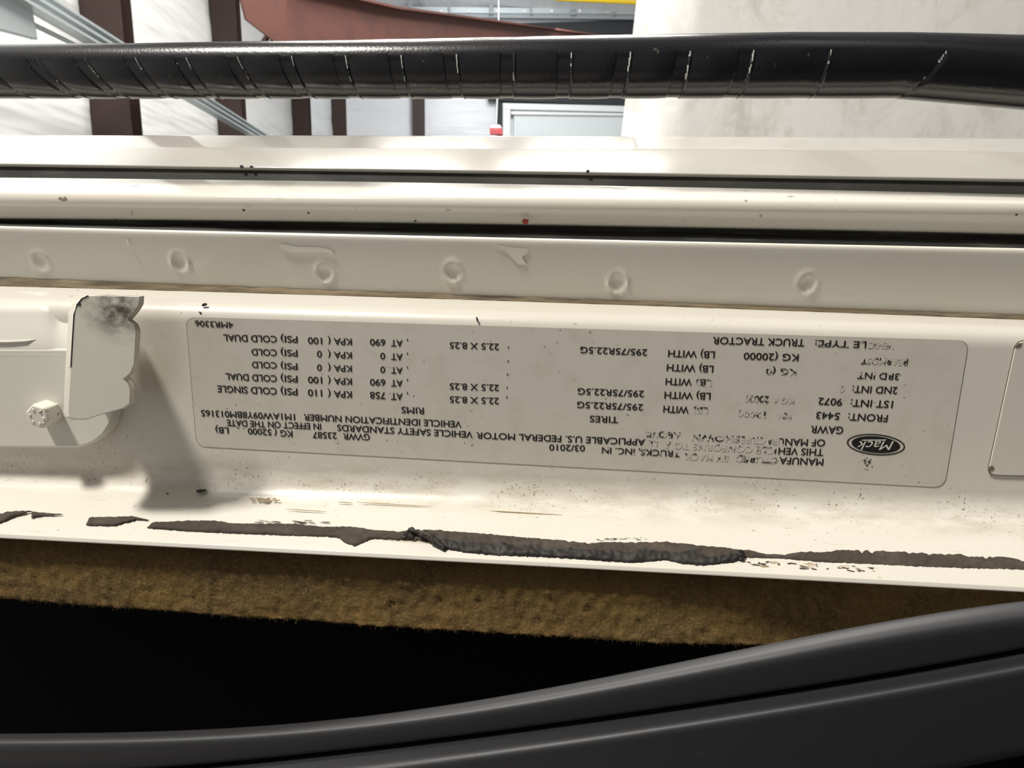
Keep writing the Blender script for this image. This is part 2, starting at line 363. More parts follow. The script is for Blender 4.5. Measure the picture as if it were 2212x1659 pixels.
# big rounded white body at the right
vs = []; nz, na = 40, 40
Yb = 2.3
b_top, b_bot = at(1436, -140, Yb), at(1380, 330, Yb)
for j in range(nz):
    t = j/(nz-1); z = 0.0 + 3.4*t
    k = (z-b_bot[2])/(b_top[2]-b_bot[2]); xl = b_bot[0] + (b_top[0]-b_bot[0])*k
    for i in range(na):
        if i < 24:
            a = (i/23)*PI*.5; r = .16; x = xl + r*(1-math.cos(a)); y = Yb + .16 - r*math.sin(a)
        else:
            s = (i-23)/16.0; x = xl + .16 + s*2.6; y = Yb + s*s*.10
        d = .008*mnoise.noise(Vector((x*5, z*5, 1)))
        vs.append((x, y+d, z))
n0 = len(vs); fs = grid_faces(nz, na)
vs += [(x, y+.9, z) for x, y, z in vs]; fs += [tuple(n0+i for i in f[::-1]) for f in fs]
for j in range(nz-1):
    for e in (0, na-1): a_ = j*na+e; fs.append((a_, a_+na, n0+a_+na, n0+a_))
for i in range(na-1):
    for e in (0, nz-1): a_ = e*na+i; fs.append((a_, a_+1, n0+a_+1, n0+a_))
tag(obj('white_partition', vs, fs, m_body), 'large scuffed white upright partition filling the right behind the handle', 'partition', kind='thing')

# ceiling purlins (the brown bands mirrored in the paint)
for k in range(5):
    o = MB().box(room(-2.0+k*1.9, 4.5, HGT-.17), .24, 20.0, .30, R_room).build('ceiling_beam', m_red)
    o['kind'] = 'structure'

# ================================================================ THE TRUCK CAB
XS = 0.34
US = (0, 740, 1400, 2212)
def row_fn(pts, Y):
    """(u, v) points on the plane y = Y -> z(x); straight beyond the picture"""
    P = [at(u, v, Y) for u, v in pts]; x = np.array([p[0] for p in P]); z = np.array([p[2] for p in P])
    c = np.polyfit(x, z, min(len(pts)-1, 2 if len(pts) <= 4 else 4)); dc = np.polyder(c); lo, hi = x.min(), x.max()
    def f(X):
        Xc = min(max(X, lo), hi); return float(np.polyval(c, Xc) + np.polyval(dc, Xc)*(X-Xc))
    return f
def R4(Y, a, b, c, d, r=0): return (Y, row_fn(list(zip(US, (a, b, c, d))), Y), r)
def off(row, Y, dz, r=0): return (Y, (lambda X, g=row[1]: g(X)+dz), r)
def section(rows, X, nf=7):
    """2-D profile (y, z) at X with its corners rounded"""
    P = [np.array([r[0](X) if callable(r[0]) else r[0], r[1](X)]) for r in rows]; out = []
    for i, p in enumerate(P):
        r = rows[i][2]
        if i in (0, len(P)-1) or r == 0: out.append(p); continue
        a, b = P[i-1]-p, P[i+1]-p; la, lb = np.linalg.norm(a), np.linalg.norm(b); a /= la; b /= lb
        ang = math.acos(max(-1, min(1, float(a@b)))); t = min(r/math.tan(ang/2) if ang > .01 else 0, la*.48, lb*.48)
        for k in range(nf):
            s = k/(nf-1); out.append((1-s)**2*(p+a*t) + 2*s*(1-s)*p + s*s*(p+b*t))
    return out
def loft(name, rows, mat, parent, n=140, xs=XS, post=None, smooth=True, nf=7, sub=1, thick=None, angle=40):
    vs = []; X = np.linspace(-xs, xs, n)
    for x in X:
        S = section(rows, x, nf)
        if sub > 1:
            T = []
            for a, b in zip(S[:-1], S[1:]):
                m = max(1, int(np.linalg.norm(b-a)/.0006)) if sub == 99 else sub
                T.append((a, b, m))
            if 'cnt' not in loft.__dict__ or loft.key != name: loft.cnt = [q[2] for q in T]; loft.key = name
            S2 = []
            for (a, b, _), m in zip(T, loft.cnt): S2 += [a+(b-a)*k/m for k in range(m)]
            S = S2+[S[-1]]
        vs += [[x, s[0], s[1]] for s in S]
    nc = len(vs)//n
    if post: vs = post(vs)
    return obj(name, vs, grid_faces(n, nc), mat, parent, smooth, angle)

cab = empty('truck_cab', (0, .05, 0), 'cream white painted truck door frame with stepped panels, seams and ledge', 'truck')

# outer skin: rolls back over its top
o_b = R4(.050, 354, 362, 376, 386, .002); o_t = R4(.066, 318, 320, 322, 328, .010); o_s = R4(.086, 290, 291, 292, 297, .016)
def outer_face(rows): return rows
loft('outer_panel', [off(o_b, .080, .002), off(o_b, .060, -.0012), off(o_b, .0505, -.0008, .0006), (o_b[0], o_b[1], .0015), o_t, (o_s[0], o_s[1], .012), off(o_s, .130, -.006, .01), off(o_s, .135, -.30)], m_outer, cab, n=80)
# upper weather seal in the gap
u_s = R4(.046, 384, 389, 404, 419)
loft('rubber_seal', [off(o_b, .064, -.003), off(o_b, .0512, -.0004, .0005), off(u_s, .0498, .0000, .0004), off(u_s, .046, -.006)], m_seal2, cab, n=80)
# middle strip: bright top face and front face
t_b = R4(.040, 383, 389, 404, 419, .001); t_f = R4(.024, 419, 425, 432, 437, .0028); t_l = R4(.0268, 472, 478, 490, 505, .0012)
loft('middle_strip', [off(t_b, .048, -.010), t_b, t_f, t_l, off(t_l, .036, -.0006)], m_trimp, cab, n=100, nf=9)
# lower seal
f_t = R4(.012, 488, 503, 521, 535, .0012)
def crinkle(vs):
    out = []
    for x, y, z in vs:
        d = .0008*mnoise.noise(Vector((x*60, y*150, z*200))); out.append([x, y+d, z+d*.6])
    return out
loft('rubber_seal', [off(t_l, .032, .003), off(t_l, .030, -.0015, .001), off(f_t, .026, .0005, .002), off(f_t, .020, -.004)], m_seal, cab, n=240, post=crinkle, sub=3)
# flange with spot-weld dimples
f_b = R4(.0148, 601, 627, 656, 682, .001)
WELD = [(85, 567, .6), (388, 567, 1), (700, 590, .9), (978, 589, 1), (1335, 612, 1.1), (1745, 614, .9)]
WP = [(at(u, v, .0134), s) for u, v, s in WELD]
def weld(vs):
    for p in vs:
        if not .0116 < p[1] < .0147: continue
        for q, s in WP:
            dx, dz = p[0]-q[0], p[2]-q[2]
            if abs(dx) > .006 or abs(dz) > .006: continue
            r = math.hypot(dx, dz*.85)/.0022
            d = .00028*math.exp(-((r-1)/.22)**2)*(1+.5*math.sin(math.atan2(dz, dx)*2+q[0]*50)) - .00045*max(0, 1-r*r)
            p[1] -= d*s
    return vs
flange = loft('spot_welded_flange', [off(f_t, .022, -.004), off(f_t, .0185, -.0003, .0008), f_t, f_b, off(f_b, .0170, -.0010)], m_flange, cab, n=900, sub=99, post=weld, xs=.30)
# pillar with rounded shoulder, label face, lower bend, ledge and its rolled lip
p_a = R4(.0125, 618, 637, 662, 690, .0006); p_s = R4(.0, 652, 668, 692, 712, .0050); p_c = R4(.0, 1040, 1062, 1082, 1108, .0075)
p_l = R4(-.020, 1153, 1190, 1227, 1268, .0004); p_e = R4(-.0205, 1165, 1202, 1239, 1281, .0005)
pillar = loft('pillar', [off(p_a, .0145, -.003), p_a, p_s, p_c, p_l, p_e, off(p_e, -.012, -.0002, .0002), off(p_e, -.011, .003)], m_pillar, cab, n=160, nf=14, sub=2)
# dirty seam between flange and shoulder
def lumpy(vs):
    for p in vs:
        p[1] -= .0006*(.5+mnoise.noise(Vector((p[0]*180, p[2]*300, 2)))); p[2] += .0003*mnoise.noise(Vector((p[0]*240, 5, p[2]*300)))
    return vs
loft('seam_sealer', [off(f_b, .0165, .0006), off(f_b, .0147, .0000), off(p_a, .0126, .0000), off(p_a, .0142, -.003)], m_seam, cab, n=420, sub=4, post=lumpy)
# fuzzy brown foam under the lip
def fz(X): return -.0180 + .012*max(0, min(1, (X-.02)/.10))**1.5
foam_b = R4(-.0180, 1303, 1352, 1401, 1440)
def fuzz(vs):
    for p in vs:
        n_ = mnoise.noise(Vector((p[0]*520, p[1]*400, p[2]*520))) + .6*mnoise.noise(Vector((p[0]*1300, 1, p[2]*1300)))
        p[1] -= .00042*n_ + .0004*mnoise.noise(Vector((p[0]*60, 3, p[2]*90))); p[2] += .0002*mnoise.noise(Vector((p[0]*900, 9, p[2]*300)))
    return vs
def fibres(vs):
    vs = fuzz(vs); global FB; FB = []
    rnd = random.Random(3); m = len(vs)//760
    for k in range(15000):
        p = vs[rnd.randrange(110, 650)*m + rnd.randrange(m)]; d = Vector((rnd.gauss(0, .7), -rnd.random()*.8-.1, rnd.gauss(-.2, .8))).normalized()*rnd.uniform(.0004, .0012)
        w = Vector((rnd.gauss(0, 1), 0, rnd.gauss(0, 1))).normalized()*.00004; q = Vector(p)
        FB.append((q-w, q+w, q+d))
    return vs
foam = loft('foam_insulation', [off(p_e, -.006, .003), off(p_e, -.0135, -.0015, .001), (lambda X: fz(X), lambda X: p_e[1](X)-.006, .003), (lambda X: fz(X), lambda X: foam_b[1](X)+.001, .001), (lambda X: fz(X)+.002, foam_b[1], .0), off(foam_b, .004, .001)], m_foam, cab, n=760, sub=99, post=fibres, xs=.26)
bmf = bmesh.new(); bmf.from_mesh(foam.data)                # loose fibres standing out of the foam
for tri in FB: bmf.faces.new([bmf.verts.new(q) for q in tri])
bmf.to_mesh(foam.data); bmf.free()
# black inside of the cab, down to the floor
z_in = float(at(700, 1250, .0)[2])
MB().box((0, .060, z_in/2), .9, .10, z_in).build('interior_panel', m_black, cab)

# paint chips and scuffs
def blob(name, u, v, ru, rv, Y, mat, parent, seed=0, tilt=0, thick=.00012, n=18):
    c = at(u, v, Y); k = (Y+D)/F; poly = []
    for i in range(n):
        a = 2*PI*i/n; r = 1+.35*mnoise.noise(Vector((math.cos(a)*1.3, math.sin(a)*1.3, seed*3.7+u)))
        x, z = ru*k*r*math.cos(a), rv*k*r*math.sin(a)
        poly.append(Vector((c[0]+x*math.cos(tilt)-z*math.sin(tilt), c[1]-thick, c[2]+x*math.sin(tilt)+z*math.cos(tilt))))
    return MB().prism(poly, (0, thick*3, 0)).build(name, mat, parent)
blob('paint_chip', 1135, 478, 7, 6, .0238, m_rust, cab, 1)['label'] = 'red paint chip'
for i, (u, v, a, b, Y, t) in enumerate([(522, 360, 4, 3, .0498, 0), (543, 360, 4, 2, .0498, 0), (1270, 370, 4, 3, .0498, .4), (526, 454, 2.5, 2.5, .0238, 0), (666, 460, 2, 2, .0238, 0),
                                       (897, 477, 2.5, 2.5, .0238, 0), (442, 658, 6, 3.2, .0012, .35), (432, 675, 3, 1.2, .0003, -.4), (1031, 690, 2, 6, .0000, .3), (2196, 464, 2, 2, .0238, 0)]):
    blob('paint_chip', u, v, a, b, Y, m_chip, cab, i, t)
def smear(poly, name='paint_smear'):
    pts = [Vector(at(u, v, .012+.0028*min(1, max(0, (v-(508+.014*u))/130))-.00003)) for u, v in poly]
    return MB().prism(pts, (0, .00006, 0)).build(name, m_polish, cab)
smear([(1066, 529), (1085, 531), (1104, 534), (1142, 537), (1140, 545), (1128, 556), (1138, 572), (1120, 572), (1104, 556), (1092, 541)])
smear([(602, 530), (612, 528), (640, 533), (690, 534), (716, 540), (722, 552), (706, 545), (660, 546), (628, 545), (612, 540)])
smear([(271, 516), (276, 518), (280, 531), (274, 530)])
# ---- ledge plane for everything lying on the ledge
La, Lb, Lc = at(0, 1153, -.020), at(2212, 1268, -.020), np.array([0, 0, p_c[1](0)])
Ln = np.cross(Lb-La, Lc-La); Ln /= np.linalg.norm(Ln); Ln = Ln if Ln[2] > 0 else -Ln
def ledge(u, v, h=0.0): return Vector(on_plane(u, v, La, Ln)) + Vector(Ln)*h
def on_ledge_blob(name, u, v, ru, rv, mat, parent, seed=0, tilt=0):
    poly = []
    for i in range(22):
        a = 2*PI*i/22; r = 1+.4*mnoise.noise(Vector((math.cos(a)*1.5, math.sin(a)*1.5, seed*2.1)))
        x, y = ru*r*math.cos(a), rv*r*math.sin(a)
        poly.append(ledge(u+x*math.cos(tilt)-y*math.sin(tilt), v+x*math.sin(tilt)+y*math.cos(tilt), .00006))
    return MB().prism(poly, (0, 0, .00006)).build(name, mat, parent)
on_ledge_blob('paint_chip', 434, 1061, 12, 3.0, m_chip, cab, 4, -.1)
on_ledge_blob('paint_chip', 362, 1067, 3, 1.5, m_chip, cab, 5)
for k in range(26):
    on_ledge_blob('paint_scuff', 552+random.gauss(20, 14), 1077+random.gauss(2, 3), random.uniform(2, 6), random.uniform(.6, 1.3), m_scuff, cab, 10+k, random.uniform(-.3, .1))
for k, (u, v, L) in enumerate([(850, 1090, 75), (660, 1103, 40), (1130, 1108, 70), (745, 1086, 15)]):
    on_ledge_blob('scratch', u, v, L, .8, m_scuff, cab, 40+k, .06)

# ================================================================ OLD SEALANT ON THE LEDGE
def strip_of_sealant(label, upper, lower, mat, hgt, seed, nc=None, nr=12, low_mat=None):
    root_u = np.array([p[0] for p in upper]), np.array([p[1] for p in upper]); low = np.array([p[0] for p in lower]), np.array([p[1] for p in lower])
    u0, u1 = min(root_u[0].min(), low[0].min()), max(root_u[0].max(), low[0].max()); nc = nc or max(14, int((u1-u0)/3)); vs = []
    for i in range(nc):
        u = u0+(u1-u0)*i/(nc-1); a = np.interp(u, *root_u); b = np.interp(u, *low)
        e = 2.2*mnoise.noise(Vector((u*.09, seed, 0)))+1.3*mnoise.noise(Vector((u*.3, seed, 2))); e2 = 1.8*mnoise.noise(Vector((u*.11, seed, 7)))+1.5*mnoise.noise(Vector((u*.35, seed, 4)))
        a += e; b += e2
        if b < a+.8: b = a+.8
        endf = min(1, (u-u0)/8+.05, (u1-u)/8+.05)
        for j in range(nr):
            t = j/(nr-1); prof = (1-abs(2*t-1)**3)**.5 if 0 < t < 1 else 0
            q = ledge(u, a+(b-a)*t); h = hgt*prof*endf*min(1, (b-a)/14)*max(.3, .8+.35*mnoise.noise(Vector((u*.03, t*2, seed)))+.3*mnoise.noise(Vector((u*.09, t*4, seed+3))))
            vs.append(q+Vector(Ln)*(max(h, .00004 if prof else 0)-.00002)+Vector((0, -.25*h, 0)))
    n0 = len(vs); vs += [v-Vector(Ln)*.00012 for v in vs]; fs = grid_faces(nc, nr)
    fs += [tuple(n0+i for i in f[::-1]) for f in fs]
    for i in range(nc-1):
        for e in (0, nr-1): a_ = i*nr+e; fs.append((a_, a_+nr, n0+a_+nr, n0+a_))
    for j in range(nr-1):
        for e in (0, nc-1): a_ = e*nr+j; fs.append((a_, a_+1, n0+a_+1, n0+a_))
    o = obj('sealant_strip', vs, fs, [mat, low_mat or mat], None, True, 60)
    if low_mat:
        for p_ in o.data.polygons[:(nc-1)*(nr-1)]:
            jj = p_.index % (nr-1); ii = p_.index//(nr-1)
            if jj/(nr-1) > .52+.3*mnoise.noise(Vector((ii*.06, 1, seed))): p_.material_index = 1
    return tag(o, label, 'sealant', 'dried black sealant remnants on the ledge')
strip_of_sealant('black sealant scrap tapering to a point at the left end of the ledge', [(-60, 1118), (0, 1109), (30, 1104), (68, 1103)], [(-60, 1146), (0, 1130), (33, 1114), (68, 1104.5)], m_sealant, .0006, 1)
strip_of_sealant('thin hooked wisp of black sealant, second from the left on the ledge', [(68, 1104), (75, 1105), (90, 1107), (135, 1110.5)], [(68, 1119), (75, 1116), (90, 1113), (135, 1111.5)], m_sealant, .0005, 2)
strip_of_sealant('short ragged black sealant patch between the wisp and the long strip', [(186, 1131), (196, 1117), (234, 1116.5), (288, 1115.5), (321, 1122)], [(186, 1134.5), (207, 1135), (247, 1135.6), (268, 1129), (294, 1122), (321, 1123)], m_sealant, .0006, 3)
strip_of_sealant('long flat grey-black sealant strip left of the curled peel', [(318, 1138), (334, 1129), (418, 1124), (468, 1124.6), (502, 1130.6), (635, 1131), (700, 1138), (760, 1137), (810, 1145), (860, 1148.7), (925, 1147)],
                 [(318, 1140), (401, 1147), (502, 1152), (635, 1157), (700, 1159), (733, 1162), (743, 1172), (767, 1181), (780, 1175), (804, 1164), (867, 1167), (925, 1170)], m_sealant, .0007, 4)
s5 = strip_of_sealant('thick glossy black sealant strip with a curled peeling end at middle', [(912, 1146), (954, 1147), (1034, 1152), (1135, 1162), (1202, 1167), (1269, 1174.4), (1302, 1172), (1369, 1172), (1440, 1171), (1510, 1179), (1565, 1183), (1609, 1190)],
                      [(912, 1164), (937, 1174), (961, 1186), (1001, 1194), (1068, 1200.5), (1168, 1204), (1252, 1209), (1319, 1214), (1369, 1217), (1440, 1211), (1473, 1219), (1521, 1223), (1583, 1216), (1609, 1207)], m_sealant, .0012, 5, nr=24, low_mat=m_sealant2)
def gnarl(name, pts, rad, mat, parent, seed):
    P = [ledge(u, v, h) for u, v, h in pts]; Q = []; Rr = []
    for i in range(len(P)-1):
        for k in range(8):
            t = k/8; Q.append(P[i].lerp(P[i+1], t)); Rr.append(rad[i]+(rad[i+1]-rad[i])*t)
    Q.append(P[-1]); Rr.append(rad[-1]); b = MB().tube(Q, Rr, 14)
    b.v = [v+Vector((mnoise.noise(v*1400), mnoise.noise(v*1400+Vector((5, 0, 0))), mnoise.noise(v*1400+Vector((0, 7, 0)))))*.00035 for v in b.v]
    return b.build(name, mat, parent, True, 70)
kp = (D-.018)/F
gnarl('curled_peel', [(884, 1155, .0016), (893, 1158, .0017), (905, 1160, .0016), (918, 1166, .0018), (930, 1170, .0016), (943, 1178, .0010), (962, 1189, .0004)], [5*kp, 6.5*kp, 5.5*kp, 8*kp, 9*kp, 9*kp, 7*kp], m_sealant2, s5, 1)
gnarl('lump', [(870, 1162, .0004), (880, 1160, .0009), (893, 1164, .0003)], [7*kp, 9*kp, 6*kp], m_sealant2, s5, 2)
gnarl('raised_end', [(1600, 1212, .0003), (1599, 1205, .0011), (1598, 1201, .0017)], [8*kp, 8*kp, 6*kp], m_sealant2, s5, 3)
strip_of_sealant('smeared flat grey sealant strip at the right end of the ledge', [(1600, 1188), (1620, 1188), (1653, 1197), (1694, 1198), (1730, 1192), (1782, 1192), (1822, 1186), (1877, 1188), (1951, 1190), (2024, 1194), (2097, 1196), (2171, 1201), (2212, 1210), (2330, 1216)],
                 [(1600, 1206), (1694, 1208.5), (1767, 1216), (1877, 1221), (1987, 1227), (2097, 1231), (2212, 1234), (2330, 1240)], m_sealant, .0006, 6)
# smears around it belong to the ledge
for k in range(46):
    u = random.uniform(1610, 1890); on_ledge_blob('sealant_smear', u, 1216+(u-1610)*.045+random.uniform(-4, 8), random.uniform(2, 11), random.uniform(.5, 1.6), m_sealant if k % 3 else m_scuff, cab, 100+k, random.uniform(-.05, .3))
for k, (u0, u1, v0, v1) in enumerate([(1290, 1420, 1168, 1162), (560, 720, 1127, 1128), (1790, 1850, 1178, 1184)]):
    for q in range(14):
        t = random.random(); on_ledge_blob('sealant_smear', u0+(u1-u0)*t, v0+(v1-v0)*t+random.uniform(-3, 3), random.uniform(3, 12), random.uniform(.4, 1.1), m_sealant, cab, 200+q+k*20, random.uniform(-.05, .15))

# ================================================================ LATCH BRACKET
def zz(x, y): return (.2411*x, 600+.2411*y)
br = empty('latch_bracket', tuple(at(170, 830, -.004)), 'white painted steel latch bracket with scalloped hook plate beside the printed label', 'bracket')
Yp = -.0035
pl = [(-130, 753), (150, 753), (215, 755), (240, 775), (246, 860), (244, 895), (238, 918), (224, 940), (203, 957), (180, 965), (160, 968), (-130, 966)]
MB().prism([at(u, v, Yp) for u, v in pl], (0, .0037, 0)).build('base_plate', m_plate, br, True, 50, bevel=.0006, seg=3)
# flared upper body of the bracket running up into the shoulder
def sst(t): t = max(0, min(1, t)); return t*t*(3-2*t)
vs = []
for i in range(30):
    u = -130+i*9.55
    for j in range(16):
        t = j/15; v = 630+(768-630)*t; e = t*t*(3-2*t)
        vs.append(tuple(at(u, v, .0125*max(0, 1-(v-618)/55)**2+.0004-.00392*e + .003*(1-t)*sst((u-95)/45))))
obj('flared_top', vs, grid_faces(30, 16), m_plate, br)
face = [(800, 158), (1255, 165), (1250, 240), (1215, 300), (1150, 380), (1200, 420), (1222, 480), (1214, 640), (1205, 780), (1170, 860), (1108, 908), (1150, 950), (1172, 1000), (1165, 1130), (1100, 1175), (950, 1215), (780, 1268), (690, 1272), (630, 1250), (612, 1200), (630, 800), (660, 330), (690, 240), (740, 180)]
Yf, Yr = -.0170, -.0152
outer = [at(*zz(x, y), Yf) for x, y in face]
cx = sum(p[0] for p in outer)/len(outer)
hookb = MB()
n = len(face)
rim = []
for (x, y) in face:                                        # the rounded rim leans out to the left, where the sheet was folded
    dx = -46 if x < 700 else (-46*(1-(x-700)/120) if x < 820 else 0)
    dy = 0 if dx == 0 else (-4 if y < 400 else 4)
    rim.append(at(*zz(x+dx, y+dy), Yr))
bk_ = [np.array([p[0], p[1]+.0016, p[2]]) for p in rim]
fs = [tuple(range(n))]
for a_ in range(n):
    b2 = (a_+1) % n; fs.append((a_, b2, n+b2, n+a_)); fs.append((n+a_, n+b2, 2*n+b2, 2*n+a_))
fs.append(tuple(range(3*n-1, 2*n-1, -1)))
hookb.add(outer+rim+bk_, fs).build('hook_plate', m_bracket, br, True, 30, bevel=.00035, seg=3)
stand = [(600, 300), (760, 300), (730, 1180), (590, 1180)]
MB().prism([at(*zz(x, y), -.0137) for x, y in stand], (0, .0105, 0)).build('stand_off', m_plate, br, bevel=.0005)
MB().tube([at(-130, 739, -.0034), at(20, 738.5, -.0034), at(55, 737, -.0033), at(80, 733, -.0028)], [.00035, .00035, .0003, .0001], 8).build('pressed_ridge', m_plate, br, True)
# grimy line along the fold
MB().tube([at(*zz(x, y), Yf-.00002) for x, y in [(790, 160), (735, 185), (690, 240), (662, 330), (648, 560), (634, 800)]], .00011, 6).build('fold_grime', m_chip, br)
blob('paint_chip', 171, 657, 4.5, 3, Yf, m_chip, br, 3, .5)
# bolt
bc = at(109, 890, Yp); kb = (D+Yp)/F; nb = Vector((-.02, -1, -.03)).normalized()
bx = nb.cross(Vector((0, 0, 1))).normalized(); by = bx.cross(nb)
bolt = MB()
def ringpts(r, h, n, rot=0): return [Vector(bc)+nb*h+bx*r*math.cos(2*PI*k/n+rot)+by*r*math.sin(2*PI*k/n+rot) for k in range(n)]
rings = [ringpts(31*kb, -.0006, 6, .3), ringpts(31*kb, .0036, 6, .3), ringpts(28*kb, .0042, 6, .3)]
vs = sum(rings, []); fs = []
for i in range(2):
    for k in range(6): fs.append((i*6+k, i*6+(k+1) % 6, (i+1)*6+(k+1) % 6, (i+1)*6+k))
fs.append(tuple(12+k for k in range(6))); bolt.add(vs, fs)
bo = bolt.build('bolt', m_bolt, br, True, 30, bevel=.0003)
marks = MB()
for k in range(6):
    a = k*PI/3+.2; c = Vector(bc)+nb*.00415+bx*17*kb*math.cos(a)+by*17*kb*math.sin(a)
    marks.tube([c, c+nb*.00025], [4.2*kb, 2.6*kb], 8)
marks.build('head_mark', m_bolt, bo, True, 40)

# ================================================================ PRINTED LABEL
YL = -.00012
def rounded(corners, r, n=8):
    out = []; m = len(corners)
    for i in range(m):
        p = Vector(corners[i]); a = (Vector(corners[i-1])-p).normalized(); b = (Vector(corners[(i+1) % m])-p).normalized()
        for k in range(n):
            s = k/(n-1); out.append((1-s)**2*(p+a*r)+2*s*(1-s)*p+s*s*(p+b*r))
    return out
lab_c = [at(402, 685, YL), at(2093, 736, YL), at(2040, 1053, YL), at(425, 964, YL)]
lab = empty('certification_label', tuple(at(1230, 860, YL)), 'large pale printed data label with upside-down black text on the pillar', 'label')
lp = rounded(lab_c, .0026)
MB().prism(lp, (0, .0002, 0)).build('film', m_label, lab)
ctr = sum(lp, Vector())/len(lp); edge = [p+(p-ctr).normalized()*.00016 for p in lp]
MB().prism([p+Vector((0, .00006, 0)) for p in edge], (0, .0001, 0)).build('grimy_edge', m_grime, lab)
pend = []
def T(line, reg, text, x0, y0, x1, y1, h, wear=0, natural=False):
    ou, ov, s = {'A': (400, 640, .2712), 'B': (900, 680, .2712), 'D': (1400, 690, .3671)}[reg] if isinstance(reg, str) else reg
    pend.append((line, text, (ou+s*x0, ov+s*y0), (ou+s*x1, ov+s*y1), h*s, wear, natural))
def U(line, text, p, q, h, wear=0): pend.append((line, text, p, q, h, wear, False))
def A(u, v): return (400+.2712*u, 640+.2712*v)
def B(u, v): return (900+.2712*u, 680+.2712*v)
T(0, 'A', '4MR3306', 380, 206, 77, 192, 46)
for ln, (ya, y1, v1, yk, y2, v2, yp_, yc, tail, xe, ye, hh) in enumerate([
        (349, 343, '690', 337, 330, '100', 318, 316, 'COLD DUAL', 302, 303, 52), (458, 452, '0', 445, 437, '0', 428, 424, 'COLD', 527, 418, 51),
        (567, 562, '0', 552, 545, '0', 535, 526, 'COLD', 530, 520, 50), (668, 662, '690', 653, 643, '100', 633, 630, 'COLD DUAL', 320, 612, 52),
        (773, 765, '758', 757, 745, '110', 735, 730, 'COLD SINGLE', 255, 710, 53)], 1):
    T(ln, 'A', ',', 1774, ya-2, 1764, ya-2, hh, 0, True)
    T(ln, 'A', 'AT', 1730, ya, 1640, ya-3, hh)
    T(ln, 'A', v1, 1592, y1, 1592-40*len(v1)+(0 if len(v1) > 1 else 4), y1-4, hh)
    T(ln, 'A', 'KPA (', 1325, yk, 1135, yk-6, hh)
    T(ln, 'A', v2, 1088, y2, 1088-37*len(v2), y2-4, hh)
    T(ln, 'A', 'PSI)', 892, yp_, 760, yp_-5, hh)
    T(ln, 'A', tail, 726, yc, xe, ye, hh)
T(6, 'A', 'RIMS', 1900, 888, 1722, 880, 50)
U(7, 'VEHICLE IDENTIFICATION NUMBER', B(355, 848), A(943, 938), 13.6)
T(7, 'A', '1M1AW09Y8BM013165', 872, 937, 125, 905, 50)
T(9, 'A', 'GVWR', 1468, 1098, 1257, 1090, 50); T(9, 'A', '23587', 1205, 1086, 1015, 1078, 50); T(9, 'A', 'KG (', 852, 1072, 708, 1062, 50)
T(9, 'A', '52000', 685, 1060, 498, 1050, 48); T(9, 'A', 'LB)', 343, 1046, 240, 1040, 48)
U(8, 'APPLICABLE U.S. FEDERAL MOTOR', B(1820, 990), B(477, 935), 13.6)
U(8, 'VEHICLE SAFETY STANDARDS', B(445, 930), A(1210, 1022), 13.6)
U(8, 'IN EFFECT ON THE DATE', A(1080, 1014), A(330, 983), 13.2)
T(8, 'B', 'LL', 1920, 1000, 1845, 992, 48, 2)
for ln, y in ((1, 230), (4, 557), (5, 662)): T(ln, 'B', '22.5 X 8.25', 655, y, 264, y-13, 50)
for ln, x, y in ((1, 735, 258), (2, 732, 368), (3, 727, 474), (4, 724, 580), (5, 722, 655)): T(ln, 'B', ',', x, y, x-10, y, 50, 0, True)
for ln, x, y, x1 in ((1, 1838, 275, 1305), (4, 1812, 605, 1285), (5, 1805, 712, 1280)): T(ln, 'B', '295/75R22.5G', x, y, x1, y-21, 50)
T(6, 'B', 'TIRES', 1605, 812, 1380, 803, 50)
T(7, 'B', 'ABOVE.', 2105, 935, 1815, 925, 47, 2)
T(9, 'B', 'TRUCKS, INC. IN', 2097, 1085, 1478, 1055, 48, 1); T(9, 'B', '03/2010', 1340, 1040, 1057, 1032, 48)
T(0, 'D', 'VEHIC', 1450, 134, 1300, 130, 38, 3); T(0, 'D', 'LE TYPE:', 1286, 130, 985, 121, 38, 1); T(0, 'D', 'TRUCK TRACTOR', 922, 117, 383, 103, 41)
T(1, 'D', 'REARMOST', 1530, 232, 1260, 222, 38, 2); T(1, 'D', 'KG (20000', 887, 205, 565, 195, 40); T(1, 'D', 'LB) WITH', 393, 188, 120, 180, 40)
T(2, 'D', '3RD INT', 1480, 318, 1235, 310, 38, 1); T(2, 'D', 'KG (0', 875, 292, 697, 285, 36, 2); T(2, 'D', 'LB) WITH', 385, 272, 112, 263, 40)
T(3, 'D', '2ND INT:', 1470, 398, 1205, 390, 40); T(3, 'D', '0', 1155, 390, 1130, 390, 36, 3); T(3, 'D', 'LB)', 375, 355, 285, 350, 38, 2); T(3, 'D', 'WITH', 258, 350, 105, 345, 40)
T(4, 'D', '1ST INT:', 1443, 480, 1195, 470, 41); T(4, 'D', '9072', 1145, 468, 1005, 460, 40); T(4, 'D', 'KG (', 860, 460, 750, 455, 36, 3); T(4, 'D', '20000', 712, 452, 573, 445, 38, 2); T(4, 'D', 'LB) WITH', 368, 432, 98, 425, 40)
T(5, 'D', 'FRONT:', 1412, 562, 1180, 552, 41); T(5, 'D', '5443', 1130, 550, 993, 543, 40); T(5, 'D', 'KG (', 845, 552, 770, 548, 34, 3); T(5, 'D', '12000', 692, 542, 530, 533, 36, 3)
T(5, 'D', 'LB)', 352, 518, 270, 514, 36, 2); T(5, 'D', 'WITH', 240, 513, 92, 507, 40)
T(6, 'D', 'GAWR', 1150, 632, 960, 625, 42)
